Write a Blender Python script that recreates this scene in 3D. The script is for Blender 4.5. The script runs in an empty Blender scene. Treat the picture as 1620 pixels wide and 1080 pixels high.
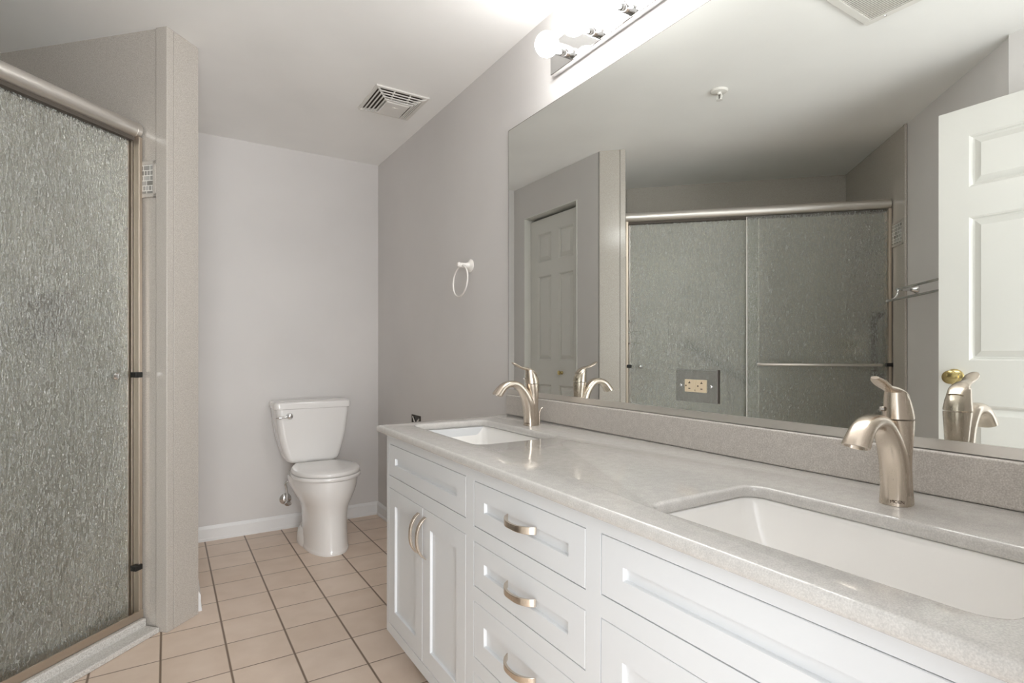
import bpy, bmesh, math, random
from mathutils import Vector, Matrix

PI = math.pi
S = bpy.context.scene
COL = S.collection

# ------------------------------------------------------------------ camera
cam_d = bpy.data.cameras.new('camera')
cam = bpy.data.objects.new('camera', cam_d)
COL.objects.link(cam)
cam_d.sensor_width = 36.0
cam_d.lens = 870.0 / 1620.0 * 36.0
cam_d.shift_y = 18.5 / 1620.0
cam_d.clip_start = 0.01
cam.location = (-1.26, 0.0, 1.125)
cam.rotation_euler = (PI / 2, 0, -math.atan2(547.0, 870.0))
S.camera = cam

# ------------------------------------------------------------------ world, view
W = bpy.data.worlds.new('daylight'); S.world = W
W.use_nodes = True
bg = W.node_tree.nodes['Background']
bg.inputs[0].default_value = (0.94, 0.97, 1.0, 1)
bg.inputs[1].default_value = 1.2
S.view_settings.view_transform = 'Standard'
S.view_settings.look = 'None'
S.view_settings.gamma = 1.0
S.view_settings.use_curve_mapping = False
S.view_settings.exposure = 1.43
S.cycles.use_denoising = True
S.cycles.max_bounces = 14
S.cycles.diffuse_bounces = 8
S.cycles.glossy_bounces = 8
S.cycles.transmission_bounces = 10
S.cycles.transparent_max_bounces = 12
S.cycles.sample_clamp_indirect = 6.0
BULB_STRENGTH = 11.0

# added fill lamp behind the camera for doorway daylight, tilted up at the ceiling
def area(name, loc, rot, sx, sy, power, color):
    d = bpy.data.lights.new(name, 'AREA'); d.shape = 'RECTANGLE'; d.size = sx; d.size_y = sy
    d.energy = power; d.color = color
    o = bpy.data.objects.new(name, d); COL.objects.link(o)
    o.location = loc; o.rotation_euler = rot
    return o
DOOR_FILL = area('doorway_fill', (-1.15, -2.2, 1.3), (PI / 2 + 0.15, 0, 0), 1.8, 1.5, 40.0, (0.985, 0.99, 0.985))

# ------------------------------------------------------------------ materials
def rgb(r, g, b):
    f = lambda c: (c / 255 / 12.92) if c / 255 <= 0.04045 else ((c / 255 + 0.055) / 1.055) ** 2.4
    return (f(r), f(g), f(b), 1)

def base_mat(name, color, rough=0.5, metal=0.0, coat=0.0, spec=0.5):
    m = bpy.data.materials.new(name); m.use_nodes = True
    b = m.node_tree.nodes['Principled BSDF']
    b.inputs['Base Color'].default_value = color
    b.inputs['Roughness'].default_value = rough
    b.inputs['Metallic'].default_value = metal
    b.inputs['Coat Weight'].default_value = coat
    b.inputs['Coat Roughness'].default_value = 0.05
    b.inputs['Specular IOR Level'].default_value = spec
    return m, m.node_tree, b

def N(nt, kind, **kw):
    n = nt.nodes.new(kind)
    for k, v in kw.items():
        if hasattr(n, k): setattr(n, k, v)
        else: n.inputs[k].default_value = v
    return n

def coords(nt, scale=(1, 1, 1)):
    tc = N(nt, 'ShaderNodeTexCoord'); mp = N(nt, 'ShaderNodeMapping')
    mp.inputs['Scale'].default_value = scale
    nt.links.new(tc.outputs['Object'], mp.inputs['Vector'])
    return mp.outputs['Vector']

def ramp(nt, src, stops):
    r = N(nt, 'ShaderNodeValToRGB')
    e = r.color_ramp.elements
    e[0].position, e[0].color = stops[0]
    e[1].position, e[1].color = stops[-1]
    for p, c in stops[1:-1]:
        x = e.new(p); x.color = c
    nt.links.new(src, r.inputs['Fac'])
    return r.outputs['Color']

def bump(nt, b, height, strength=0.2, dist=0.001):
    bp = N(nt, 'ShaderNodeBump'); bp.inputs['Strength'].default_value = strength
    bp.inputs['Distance'].default_value = dist
    nt.links.new(height, bp.inputs['Height']); nt.links.new(bp.outputs['Normal'], b.inputs['Normal'])
    return bp

def paint(name, color, rough=0.55, tex=0.12, var=0.03):
    m, nt, b = base_mat(name, color, rough)
    v = coords(nt)
    n = N(nt, 'ShaderNodeTexNoise', Scale=2.0, Detail=3.0); nt.links.new(v, n.inputs['Vector'])
    c0 = tuple(x * (1 - var) for x in color[:3]) + (1,); c1 = tuple(min(1, x * (1 + var)) for x in color[:3]) + (1,)
    nt.links.new(ramp(nt, n.outputs['Fac'], [(0.3, c0), (0.7, c1)]), b.inputs['Base Color'])
    n2 = N(nt, 'ShaderNodeTexNoise', Scale=260.0, Detail=2.0); nt.links.new(v, n2.inputs['Vector'])
    bump(nt, b, n2.outputs['Fac'], tex, 0.0006)
    return m

def stone(name, dark, mid, light, scale=420.0, rough=0.25, coat=0.0, cloud=0.0):
    m, nt, b = base_mat(name, mid, rough, coat=coat)
    v = coords(nt)
    n = N(nt, 'ShaderNodeTexNoise', Scale=scale, Detail=2.0, Roughness=0.6); nt.links.new(v, n.inputs['Vector'])
    c = ramp(nt, n.outputs['Fac'], [(0.33, dark), (0.5, mid), (0.68, light)])
    n2 = N(nt, 'ShaderNodeTexNoise', Scale=55.0, Detail=4.0); nt.links.new(v, n2.inputs['Vector'])
    c2 = ramp(nt, n2.outputs['Fac'], [(0.35, (0.88, 0.88, 0.88, 1)), (0.62, (1, 1, 1, 1))])
    mx = N(nt, 'ShaderNodeMix', data_type='RGBA', blend_type='MULTIPLY'); mx.inputs[0].default_value = cloud
    nt.links.new(c, mx.inputs[6]); nt.links.new(c2, mx.inputs[7])
    nt.links.new(mx.outputs[2], b.inputs['Base Color'])
    return m

M = {}
M['wall'] = paint('grey_wall_paint', rgb(211, 208, 206), 0.6)
M['ceiling'] = paint('white_ceiling_paint', rgb(244, 243, 241), 0.75)
M['trim'] = paint('white_trim_paint', rgb(226, 226, 226), 0.35, 0.03, 0.01)
M['door'] = paint('white_door_paint', rgb(217, 216, 211), 0.4, 0.05, 0.01)
M['cabinet'] = paint('white_cabinet_paint', rgb(217, 219, 221), 0.35, 0.02, 0.008)
M['panel'] = stone('shower_wall_solid_surface', rgb(162, 156, 148), rgb(181, 175, 167), rgb(200, 195, 188), 480, 0.16)
M['splash'] = stone('backsplash_solid_surface', rgb(180, 173, 166), rgb(194, 188, 181), rgb(212, 207, 201), 380, 0.3, 0, 0.6)
M['counter'] = stone('counter_quartz', rgb(186, 183, 180), rgb(196, 193, 189), rgb(206, 203, 199), 460, 0.12, 0.3, 0.6)
M['curb'] = stone('shower_curb_solid_surface', rgb(170, 166, 161), rgb(197, 194, 189), rgb(214, 212, 208), 300, 0.35)
M['porcelain'] = base_mat('white_porcelain', rgb(234, 232, 230), 0.08, coat=0.4)[0]
M['basin'] = base_mat('white_basin_ceramic', rgb(238, 236, 233), 0.12, coat=0.3)[0]
M['chrome'] = base_mat('chrome', (0.75, 0.75, 0.75, 1), 0.06, 1.0)[0]
M['satin'] = base_mat('satin_aluminium', rgb(226, 222, 217), 0.4, 1.0)[0]
M['track'] = base_mat('champagne_aluminium', rgb(205, 192, 177), 0.42, 1.0)[0]
M['brass'] = base_mat('brass', rgb(205, 185, 130), 0.18, 1.0)[0]
M['black'] = base_mat('black_plastic', rgb(22, 20, 18), 0.4)[0]
M['dark'] = base_mat('dark_void', rgb(78, 71, 64), 0.8)[0]
M['plastic'] = paint('white_plastic', rgb(226, 223, 218), 0.35, 0.02, 0.01)
M['ring'] = base_mat('white_enamel', rgb(235, 231, 226), 0.25)[0]
M['beige'] = base_mat('almond_plastic', rgb(228, 210, 180), 0.35)[0]
M['slot'] = base_mat('outlet_slot', rgb(70, 50, 30), 0.6)[0]
M['mirror'] = base_mat('mirror_silver', (0.82, 0.84, 0.815, 1), 0.0, 1.0)[0]
M['mirrorplate'] = base_mat('mirrored_plate', (0.62, 0.62, 0.61, 1), 0.03, 1.0)[0]
M['bar'] = base_mat('dull_grab_bar_metal', rgb(84, 80, 76), 0.3, 1.0)[0]
M['shelf'] = base_mat('brown_shelf_plastic', rgb(62, 46, 38), 0.4)[0]
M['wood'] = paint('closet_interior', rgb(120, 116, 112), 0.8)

def nickel():
    m, nt, b = base_mat('brushed_nickel', rgb(212, 200, 186), 0.26, 1.0)
    v = coords(nt, (700, 700, 6))
    n = N(nt, 'ShaderNodeTexNoise', Scale=2.0, Detail=2.0); nt.links.new(v, n.inputs['Vector'])
    mr = N(nt, 'ShaderNodeMapRange'); mr.inputs[3].default_value = 0.22; mr.inputs[4].default_value = 0.3
    nt.links.new(n.outputs['Fac'], mr.inputs[0]); nt.links.new(mr.outputs[0], b.inputs['Roughness'])
    return m
M['nickel'] = nickel()

def floor_mat():
    m, nt, b = base_mat('beige_floor_tile', rgb(205, 186, 168), 0.42)
    tc = N(nt, 'ShaderNodeTexCoord')
    sx = N(nt, 'ShaderNodeSeparateXYZ'); nt.links.new(tc.outputs['Object'], sx.inputs[0])
    def axis(out, off, step, half):
        a = N(nt, 'ShaderNodeMath', operation='ADD'); a.inputs[1].default_value = -off; nt.links.new(out, a.inputs[0])
        d = N(nt, 'ShaderNodeMath', operation='DIVIDE'); d.inputs[1].default_value = step; nt.links.new(a.outputs[0], d.inputs[0])
        fr = N(nt, 'ShaderNodeMath', operation='FRACT'); nt.links.new(d.outputs[0], fr.inputs[0])
        s = N(nt, 'ShaderNodeMath', operation='SUBTRACT'); s.inputs[1].default_value = 0.5; nt.links.new(fr.outputs[0], s.inputs[0])
        ab = N(nt, 'ShaderNodeMath', operation='ABSOLUTE'); nt.links.new(s.outputs[0], ab.inputs[0])
        mr = N(nt, 'ShaderNodeMapRange'); nt.links.new(ab.outputs[0], mr.inputs[0])
        mr.inputs[1].default_value = 0.5 - half / step * 1.5; mr.inputs[2].default_value = 0.5 - half / step * 0.6
        fl = N(nt, 'ShaderNodeMath', operation='FLOOR'); nt.links.new(d.outputs[0], fl.inputs[0])
        return mr.outputs[0], fl.outputs[0]
    gx, fx = axis(sx.outputs['X'], -1.065, 0.2127, 0.0034)
    gy, fy = axis(sx.outputs['Y'], 2.39, 0.2127, 0.0022)
    mx = N(nt, 'ShaderNodeMath', operation='MAXIMUM'); nt.links.new(gx, mx.inputs[0]); nt.links.new(gy, mx.inputs[1])
    cb = N(nt, 'ShaderNodeCombineXYZ'); nt.links.new(fx, cb.inputs[0]); nt.links.new(fy, cb.inputs[1])
    wn = N(nt, 'ShaderNodeTexWhiteNoise'); nt.links.new(cb.outputs[0], wn.inputs['Vector'])
    n = N(nt, 'ShaderNodeTexNoise', Scale=9.0, Detail=5.0); nt.links.new(tc.outputs['Object'], n.inputs['Vector'])
    ad = N(nt, 'ShaderNodeMath', operation='MULTIPLY_ADD'); ad.inputs[1].default_value = 0.35
    nt.links.new(wn.outputs['Value'], ad.inputs[0]); nt.links.new(n.outputs['Fac'], ad.inputs[2])
    c = ramp(nt, ad.outputs[0], [(0.35, rgb(209, 189, 171)), (0.95, rgb(222, 204, 188))])
    mc = N(nt, 'ShaderNodeMix', data_type='RGBA'); nt.links.new(mx.outputs[0], mc.inputs[0])
    nt.links.new(c, mc.inputs[6]); mc.inputs[7].default_value = rgb(120, 101, 84)
    nt.links.new(mc.outputs[2], b.inputs['Base Color'])
    inv = N(nt, 'ShaderNodeMath', operation='SUBTRACT'); inv.inputs[0].default_value = 1.0; nt.links.new(mx.outputs[0], inv.inputs[1])
    bump(nt, b, inv.outputs[0], 0.5, 0.0015)
    return m
M['floor'] = floor_mat()

def rain_glass():
    m = bpy.data.materials.new('rain_textured_glass'); m.use_nodes = True
    nt = m.node_tree; nt.nodes.clear()
    out = N(nt, 'ShaderNodeOutputMaterial')
    v = coords(nt, (175, 175, 42))
    n1 = N(nt, 'ShaderNodeTexNoise', Scale=1.0, Detail=1.5, Roughness=0.5, Distortion=0.6); nt.links.new(v, n1.inputs['Vector'])
    v2 = coords(nt, (330, 330, 200))
    n2 = N(nt, 'ShaderNodeTexVoronoi', Scale=0.6); nt.links.new(v2, n2.inputs['Vector'])
    ad = N(nt, 'ShaderNodeMath', operation='MULTIPLY_ADD'); ad.inputs[1].default_value = 0.35
    nt.links.new(n2.outputs['Distance'], ad.inputs[0]); nt.links.new(n1.outputs['Fac'], ad.inputs[2])
    bp = N(nt, 'ShaderNodeBump'); bp.inputs['Strength'].default_value = 0.9; bp.inputs['Distance'].default_value = 0.0065
    nt.links.new(ad.outputs[0], bp.inputs['Height'])
    tint = (0.88, 0.885, 0.845, 1)
    tr = N(nt, 'ShaderNodeBsdfTransparent'); tr.inputs['Color'].default_value = tint
    rf = N(nt, 'ShaderNodeBsdfRefraction'); rf.inputs['Color'].default_value = tint
    rf.inputs['Roughness'].default_value = 0.07; rf.inputs['IOR'].default_value = 1.12
    nt.links.new(bp.outputs['Normal'], rf.inputs['Normal'])
    gl = N(nt, 'ShaderNodeBsdfGlossy'); gl.inputs['Color'].default_value = (1, 1, 1, 1); gl.inputs['Roughness'].default_value = 0.10
    nt.links.new(bp.outputs['Normal'], gl.inputs['Normal'])
    m1 = N(nt, 'ShaderNodeMixShader'); m1.inputs[0].default_value = 0.72
    nt.links.new(tr.outputs[0], m1.inputs[1]); nt.links.new(rf.outputs[0], m1.inputs[2])
    fr = N(nt, 'ShaderNodeFresnel'); fr.inputs['IOR'].default_value = 1.5
    ml = N(nt, 'ShaderNodeMath', operation='MULTIPLY_ADD'); ml.inputs[1].default_value = 1.0; ml.inputs[2].default_value = 0.06
    nt.links.new(fr.outputs[0], ml.inputs[0])
    m2 = N(nt, 'ShaderNodeMixShader'); nt.links.new(ml.outputs[0], m2.inputs[0])
    nt.links.new(m1.outputs[0], m2.inputs[1]); nt.links.new(gl.outputs[0], m2.inputs[2])
    # the ripples scatter a little light of their own
    df = N(nt, 'ShaderNodeBsdfDiffuse'); df.inputs['Color'].default_value = (0.80, 0.81, 0.77, 1); nt.links.new(bp.outputs['Normal'], df.inputs['Normal'])
    tl_ = N(nt, 'ShaderNodeBsdfTranslucent'); tl_.inputs['Color'].default_value = (0.80, 0.82, 0.78, 1); nt.links.new(bp.outputs['Normal'], tl_.inputs['Normal'])
    sc = N(nt, 'ShaderNodeMixShader'); sc.inputs[0].default_value = 0.4
    nt.links.new(df.outputs[0], sc.inputs[1]); nt.links.new(tl_.outputs[0], sc.inputs[2])
    mr = N(nt, 'ShaderNodeMapRange'); nt.links.new(ad.outputs[0], mr.inputs[0])
    mr.inputs[1].default_value = 0.60; mr.inputs[2].default_value = 0.95; mr.inputs[3].default_value = 0.03; mr.inputs[4].default_value = 0.44
    m3 = N(nt, 'ShaderNodeMixShader'); nt.links.new(mr.outputs[0], m3.inputs[0])
    nt.links.new(m2.outputs[0], m3.inputs[1]); nt.links.new(sc.outputs[0], m3.inputs[2])
    nt.links.new(m3.outputs[0], out.inputs['Surface'])
    return m
M['glass'] = rain_glass()

def mosaic():
    m, nt, b = base_mat('grey_mosaic_tile', rgb(150, 150, 150), 0.2)
    tc = N(nt, 'ShaderNodeTexCoord'); sx = N(nt, 'ShaderNodeSeparateXYZ'); cx = N(nt, 'ShaderNodeCombineXYZ')
    nt.links.new(tc.outputs['Object'], sx.inputs[0])
    nt.links.new(sx.outputs['Y'], cx.inputs[0]); nt.links.new(sx.outputs['Z'], cx.inputs[1])
    br = N(nt, 'ShaderNodeTexBrick'); nt.links.new(cx.outputs[0], br.inputs['Vector'])
    br.inputs['Color1'].default_value = rgb(178, 177, 174); br.inputs['Color2'].default_value = rgb(120, 117, 112)
    br.inputs['Mortar'].default_value = rgb(222, 220, 214)
    br.inputs['Scale'].default_value = 1.0; br.inputs['Mortar Size'].default_value = 0.0016
    br.inputs['Brick Width'].default_value = 0.032; br.inputs['Row Height'].default_value = 0.0205
    br.squash = 0.45; br.squash_frequency = 3
    nt.links.new(br.outputs['Color'], b.inputs['Base Color'])
    return m
M['mosaic'] = mosaic()

def bulb_mat():
    m = bpy.data.materials.new('lit_bulb_glass'); m.use_nodes = True
    nt = m.node_tree; nt.nodes.clear()
    o = N(nt, 'ShaderNodeOutputMaterial'); e = N(nt, 'ShaderNodeEmission')
    e.inputs['Color'].default_value = (1.0, 0.992, 0.975, 1); e.inputs['Strength'].default_value = BULB_STRENGTH
    nt.links.new(e.outputs[0], o.inputs['Surface'])
    return m
M['bulb'] = bulb_mat()

# ------------------------------------------------------------------ builders
def finish(name, bm, mat, parent=None, smooth=True, bevel=0.0, seg=2, angle=35, subsurf=0):
    bmesh.ops.recalc_face_normals(bm, faces=bm.faces)
    me = bpy.data.meshes.new(name); bm.to_mesh(me); bm.free()
    me.materials.append(M[mat] if isinstance(mat, str) else mat)
    o = bpy.data.objects.new(name, me); COL.objects.link(o)
    if parent is not None: o.parent = parent
    if smooth:
        for p in me.polygons: p.use_smooth = True
        bm2 = bmesh.new(); bm2.from_mesh(me)
        for e in bm2.edges:
            if len(e.link_faces) == 2 and e.calc_face_angle(0) > math.radians(angle): e.smooth = False
        bm2.to_mesh(me); bm2.free()
    if bevel > 0:
        b = o.modifiers.new('bevel', 'BEVEL'); b.width = bevel; b.segments = seg; b.limit_method = 'ANGLE'
        b.angle_limit = math.radians(40); b.harden_normals = True
    if subsurf:
        s = o.modifiers.new('subsurf', 'SUBSURF'); s.levels = subsurf; s.render_levels = subsurf
    return o

def box(bm, x0, x1, y0, y1, z0, z1):
    if x0 > x1: x0, x1 = x1, x0
    if y0 > y1: y0, y1 = y1, y0
    if z0 > z1: z0, z1 = z1, z0
    v = [bm.verts.new((x, y, z)) for x in (x0, x1) for y in (y0, y1) for z in (z0, z1)]
    for f in ((0, 1, 3, 2), (4, 6, 7, 5), (0, 4, 5, 1), (2, 3, 7, 6), (0, 2, 6, 4), (1, 5, 7, 3)):
        bm.faces.new([v[i] for i in f])

def loft(bm, rings, cap0=True, cap1=True, closed=False):
    R = [[bm.verts.new(p) for p in r] for r in rings]
    n = len(R[0])
    pairs = list(zip(R, R[1:])) + ([(R[-1], R[0])] if closed else [])
    for a, b in pairs:
        for i in range(n):
            bm.faces.new((a[i], a[(i + 1) % n], b[(i + 1) % n], b[i]))
    if not closed:
        if cap0: bm.faces.new(R[0][::-1])
        if cap1: bm.faces.new(R[-1])

def frame_of(t, up=Vector((0, 0, 1))):
    t = t.normalized()
    if abs(t.dot(up)) > 0.98: up = Vector((1, 0, 0))
    a = t.cross(up).normalized(); b = a.cross(t).normalized()
    return a, b

def sweep(bm, pts, radii, n=20, up=Vector((0, 0, 1)), flat=None, closed=False):
    """tube through pts; radii: number or list of (ra, rb) or r ; flat keeps side axis constant"""
    pts = [Vector(p) for p in pts]
    rings = []
    m = len(pts)
    for i, p in enumerate(pts):
        if closed: t = pts[(i + 1) % m] - pts[i - 1]
        else: t = pts[min(i + 1, m - 1)] - pts[max(i - 1, 0)]
        if flat is not None:
            a = Vector(flat).normalized(); b = a.cross(t.normalized()).normalized()
        else:
            a, b = frame_of(t, up)
        r = radii[i] if isinstance(radii, (list, tuple)) else radii
        ra, rb = r if isinstance(r, (list, tuple)) else (r, r)
        rings.append([p + a * ra * math.cos(2 * PI * k / n) + b * rb * math.sin(2 * PI * k / n) for k in range(n)])
    loft(bm, rings, closed=closed)

def lathe(bm, prof, n=32, origin=(0, 0, 0), axis='z'):
    """prof: list of (radius, height); open ends are capped"""
    o = Vector(origin)
    def P(r, h, a):
        c, s = r * math.cos(a), r * math.sin(a)
        return o + {'z': Vector((c, s, h)), 'x': Vector((h, c, s)), 'y': Vector((c, h, s))}[axis]
    rings = [[P(max(r, 1e-5), h, 2 * PI * k / n) for k in range(n)] for r, h in prof]
    loft(bm, rings)

def smooth_path(ctrl, k=8):
    """Catmull-Rom through control tuples of any dimension"""
    out = []
    c = [tuple(p) for p in ctrl]
    c = [c[0]] + c + [c[-1]]
    for i in range(1, len(c) - 2):
        for j in range(k):
            t = j / k
            out.append(tuple(0.5 * ((2 * b) + (-a + d) * t + (2 * a - 5 * b + 4 * d - e) * t * t + (-a + 3 * b - 3 * d + e) * t ** 3)
                             for a, b, d, e in zip(c[i - 1], c[i], c[i + 1], c[i + 2])))
    out.append(c[-2])
    return out

def rrect(w, d, r, n=6, cx=0, cy=0):
    """rounded rectangle points, w along x, d along y"""
    r = min(r, w / 2 - 1e-4, d / 2 - 1e-4); P = []
    for qx, qy, a0 in ((1, 1, 0), (-1, 1, 90), (-1, -1, 180), (1, -1, 270)):
        for k in range(n + 1):
            a = math.radians(a0 + 90 * k / n)
            P.append((cx + qx * (w / 2 - r) + r * math.cos(a), cy + qy * (d / 2 - r) + r * math.sin(a)))
    return P

def thing(name, label, cat, loc=(0, 0, 0), rot=(0, 0, 0), group=None):
    o = bpy.data.objects.new(name, None); o.empty_display_size = 0.05; COL.objects.link(o)
    o.location = loc; o.rotation_euler = rot
    o['label'] = label; o['category'] = cat
    if group: o['group'] = group
    return o

def tag(o, label, cat, group=None):
    o['label'] = label; o['category'] = cat
    if group: o['group'] = group
    return o

def struct(o, label=None, cat=None):
    o['kind'] = 'structure'
    if label: o['label'] = label
    if cat: o['category'] = cat
    return o

def sbox(name, mat, boxes, rot=0.0, bevel=0.0, label=None, cat=None, parent=None):
    bm = bmesh.new()
    for b in boxes: box(bm, *b)
    o = finish(name, bm, mat, parent, smooth=bevel > 0, bevel=bevel)
    o.rotation_euler[2] = rot
    return struct(o, label, cat) if parent is None else o

def copy_tree(o, parent=None):
    c = o.copy(); COL.objects.link(c)
    if parent is not None:
        c.parent = parent
        c.matrix_parent_inverse = o.matrix_parent_inverse.copy()
    for ch in list(o.children): copy_tree(ch, c)
    return c

def text_mesh(body, size, depth, name, mat, parent):
    cu = bpy.data.curves.new(name, 'FONT'); cu.body = body; cu.size = size; cu.extrude = depth
    cu.align_x = 'CENTER'; cu.align_y = 'CENTER'
    t = bpy.data.objects.new(name + '_tmp', cu)
    me = bpy.data.meshes.new_from_object(t)
    bpy.data.objects.remove(t); bpy.data.curves.remove(cu)
    me.materials.clear(); me.materials.append(M[mat])
    o = bpy.data.objects.new(name, me); COL.objects.link(o); o.parent = parent
    return o

H = 2.44
Q = PI / 4
R2 = math.sqrt(2)
def P(s, t, z=0.0): return ((s - t) / R2, (s + t) / R2, z)
SE, SB, SN = 0.96, 1.122, -0.617      # shower: end wall face, outer face of end wall, near wall face
TF, TB, TD = 2.737, 3.615, 2.885       # shower: front edge of wall panels, back wall face, sliding door line
TN = 2.70                             # where the near wall panel stops
XC = -1.145                           # closet wall face
YB = 3.77                             # back wall face

# ------------------------------------------------------------------ room shell
def poly_slab(name, mat, pts, z0, z1, label=None):
    bm = bmesh.new()
    loft(bm, [[(x, y, z0) for x, y in pts], [(x, y, z1) for x, y in pts]])
    return struct(finish(name, bm, mat, smooth=False), label)

slab = [(0.1, -0.14), (0.1, 3.87), (-3.3, 3.87), (-3.3, -0.14)]
poly_slab('floor', 'floor', slab, -0.06, 0.0)
poly_slab('ceiling', 'ceiling', slab, H, H + 0.06)
sbox('wall_right', 'wall', [(0, 0.1, -0.14, 3.87, 0, H)])
sbox('wall_back', 'wall', [(-2.2, 0, YB, YB + 0.1, 0, H)])
# closet wall with its door opening
CO0, CO1, CH = 2.968, 3.615, 2.178
sbox('wall_closet', 'wall', [(XC - 0.1, XC, 2.745, CO0, 0, H), (XC - 0.1, XC, CO1, YB, 0, H), (XC - 0.1, XC, CO0, CO1, CH, H)])
sbox('wall_closet_back', 'wood', [(-2.06, -2.0, 3.3, YB, 0, H)])
sbox('wall_shower_end', 'panel', [(SE + 0.004, SB - 0.004, TF + 0.006, TB + 0.1, 0, H)], Q)
sbox('wall_shower_back', 'panel', [(SN - 0.1, SE + 0.003, TB, TB + 0.1, 0, H)], Q)
sbox('wall_shower_side', 'panel', [(SN - 0.1, SN, TN, TB, 0, H)], Q)
t_c = (0.825 + 1.696) / R2
sbox('wall_diagonal', 'wall', [(SN - 0.1, SN - 0.009, t_c + 0.002, TN, 0, H)], Q)
sbox('wall_entry', 'wall', [(-1.80, -1.696, -0.02, 0.83, 0, H)])
sbox('wall_front', 'wall', [(-1.80, -1.64, -0.14, -0.02, 0, H), (-0.72, 0.0, -0.02, 0.1, 0, H), (-1.80, -0.72, -0.14, -0.02, 2.2, H), (-1.05, -0.72, -0.14, -0.02, 2.18, 2.2)])
# finished face panels on the front of the shower end wall: narrow corner strip, groove, wide panel
sbox('trim_1', 'panel', [(SE - 0.004, SE + 0.030, TF - 0.002, TF + 0.052, 0, H)], Q, 0.003)
sbox('trim_2', 'panel', [(SE + 0.0325, SB, TF, TF + 0.05, 0, H)], Q, 0.002)
# rounded end strip where the near wall panel meets the paint
sbox('trim_3', 'panel', [(SN - 0.008, SN + 0.005, TN - 0.012, TN + 0.012, 0, H)], Q, 0.004)

# mosaic border let into the shower walls
def border(name, s0, s1, ta, tb):
    bm = bmesh.new()
    z0, z1 = 1.757, 1.905
    box(bm, s0, s1, ta, tb, z0, z0 + 0.016); box(bm, s0, s1, ta, tb, z1 - 0.016, z1)
    box(bm, s0, s1, ta, ta + 0.014, z0, z1)
    o = finish(name, bm, 'panel', None, bevel=0.002); o.rotation_euler[2] = Q; struct(o)
    bm = bmesh.new(); box(bm, s0 + 0.001, s1 - 0.0015, ta + 0.014, tb, z0 + 0.016, z1 - 0.016)
    finish('mosaic_tile', bm, 'mosaic', o, smooth=False)
border('trim_4', SE - 0.006, SE + 0.004, TF + 0.052, TB)
border('trim_5', SN, SN + 0.006, TN + 0.014, TB)

# baseboards
def bboard(name, x0, x1, y0, y1, nx, ny, rot=0.0):
    bm = bmesh.new()
    T, HB = 0.013, 0.088
    if nx: 
        xa = x0; prof = [(0, 0), (T + 0.004, 0), (T + 0.004, 0.012), (T, 0.018), (T, HB - 0.018), (T * 0.45, HB - 0.004), (T * 0.4, HB), (0, HB)]
        loft(bm, [[(xa + nx * p, y, q) for p, q in prof] for y in (y0, y1)])
    else:
        ya = y0; prof = [(0, 0), (T + 0.004, 0), (T + 0.004, 0.012), (T, 0.018), (T, HB - 0.018), (T * 0.45, HB - 0.004), (T * 0.4, HB), (0, HB)]
        loft(bm, [[(x, ya + ny * p, q) for p, q in prof] for x in (x0, x1)])
    o = finish(name, bm, 'trim', angle=25); o.rotation_euler[2] = rot
    return struct(o)
bboard('baseboard_back', XC, 0, YB, YB, 0, -1)
bboard('baseboard_right', 0, 0, 1.97, YB, -1, 0)
bboard('baseboard_closet', XC, XC, 2.755, CO0 - 0.001, 1, 0)
bboard('baseboard_closet_far', XC, XC, CO1 + 0.001, YB, 1, 0)
bboard('baseboard_diagonal', SN - 0.009, SN - 0.009, t_c, TN - 0.013, 1, 0, Q)

# ------------------------------------------------------------------ six panel doors
def six_panel(parent, w, h, th, cols, rows, mat):
    """door leaf in local coords: x = outward normal (face at 0), y across 0..w, z up. cols/rows are openings."""
    bm = bmesh.new()
    ys = [0] + [c for q in cols for c in q] + [w]
    for i in range(0, len(ys), 2): box(bm, -th, 0, ys[i], ys[i + 1], 0, h)
    zs = [0] + [c for q in rows for c in q] + [h]
    for a, b in cols:
        for i in range(0, len(zs), 2): box(bm, -th, 0, a, b, zs[i], zs[i + 1])
    leaf = finish('leaf', bm, mat, parent, smooth=False)
    for a, b in cols:
        for c, d in rows:
            bm = bmesh.new()
            def ring(i, x): return [(x, a + i, c + i), (x, b - i, c + i), (x, b - i, d - i), (x, a + i, d - i)]
            loft(bm, [ring(0.0, -th + 0.006), ring(0, -0.001), ring(0.006, -0.004), ring(0.010, -0.013), ring(0.016, -0.014), ring(0.040, -0.002)])
            finish('raised_panel', bm, mat, leaf, smooth=False)
    return leaf

def knob(parent, y, z, mat='brass', r=0.027, depth=0.055, rose=0.032):
    bm = bmesh.new()
    lathe(bm, [(rose, 0), (rose, 0.004), (rose * 0.8, 0.009), (r * 0.42, 0.012), (r * 0.40, depth * 0.45), (r * 0.8, depth * 0.6), (r, depth * 0.8), (r * 0.93, depth * 0.93), (r * 0.55, depth), (0, depth * 1.01)], 28, (0, y, z), 'x')
    return finish('door_knob', bm, mat, parent)

# closet door, set back in its opening
cd = thing('door_1', 'white six-panel closet door with small brass knob, seen in the mirror', 'door', (XC - 0.055, CO0 + 0.004, 0.012))
cd['kind'] = 'structure'
dw = CO1 - CO0 - 0.008
c0 = 0.100; pw = (dw - 2 * c0 - 0.09) / 2
cl = six_panel(cd, dw, 2.143, 0.034, [(c0, c0 + pw), (dw - c0 - pw, dw - c0)], [(0.19, 0.878), (1.058, 1.706), (1.812, 2.034)], 'door')
knob(cl, 0.232, 0.970, 'brass', 0.017, 0.034, 0.013)
jb = bmesh.new()
box(jb, XC - 0.1, XC + 0.004, CO1 - 0.003, CO1 + 0.006, 0, CH + 0.005)
box(jb, XC - 0.1, XC + 0.004, CO0 - 0.006, CO0 + 0.003, 0, CH + 0.005)
box(jb, XC - 0.1, XC + 0.004, CO0, CO1, CH - 0.003, CH + 0.006)
struct(finish('trim_6', jb, 'door', smooth=False))

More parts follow.
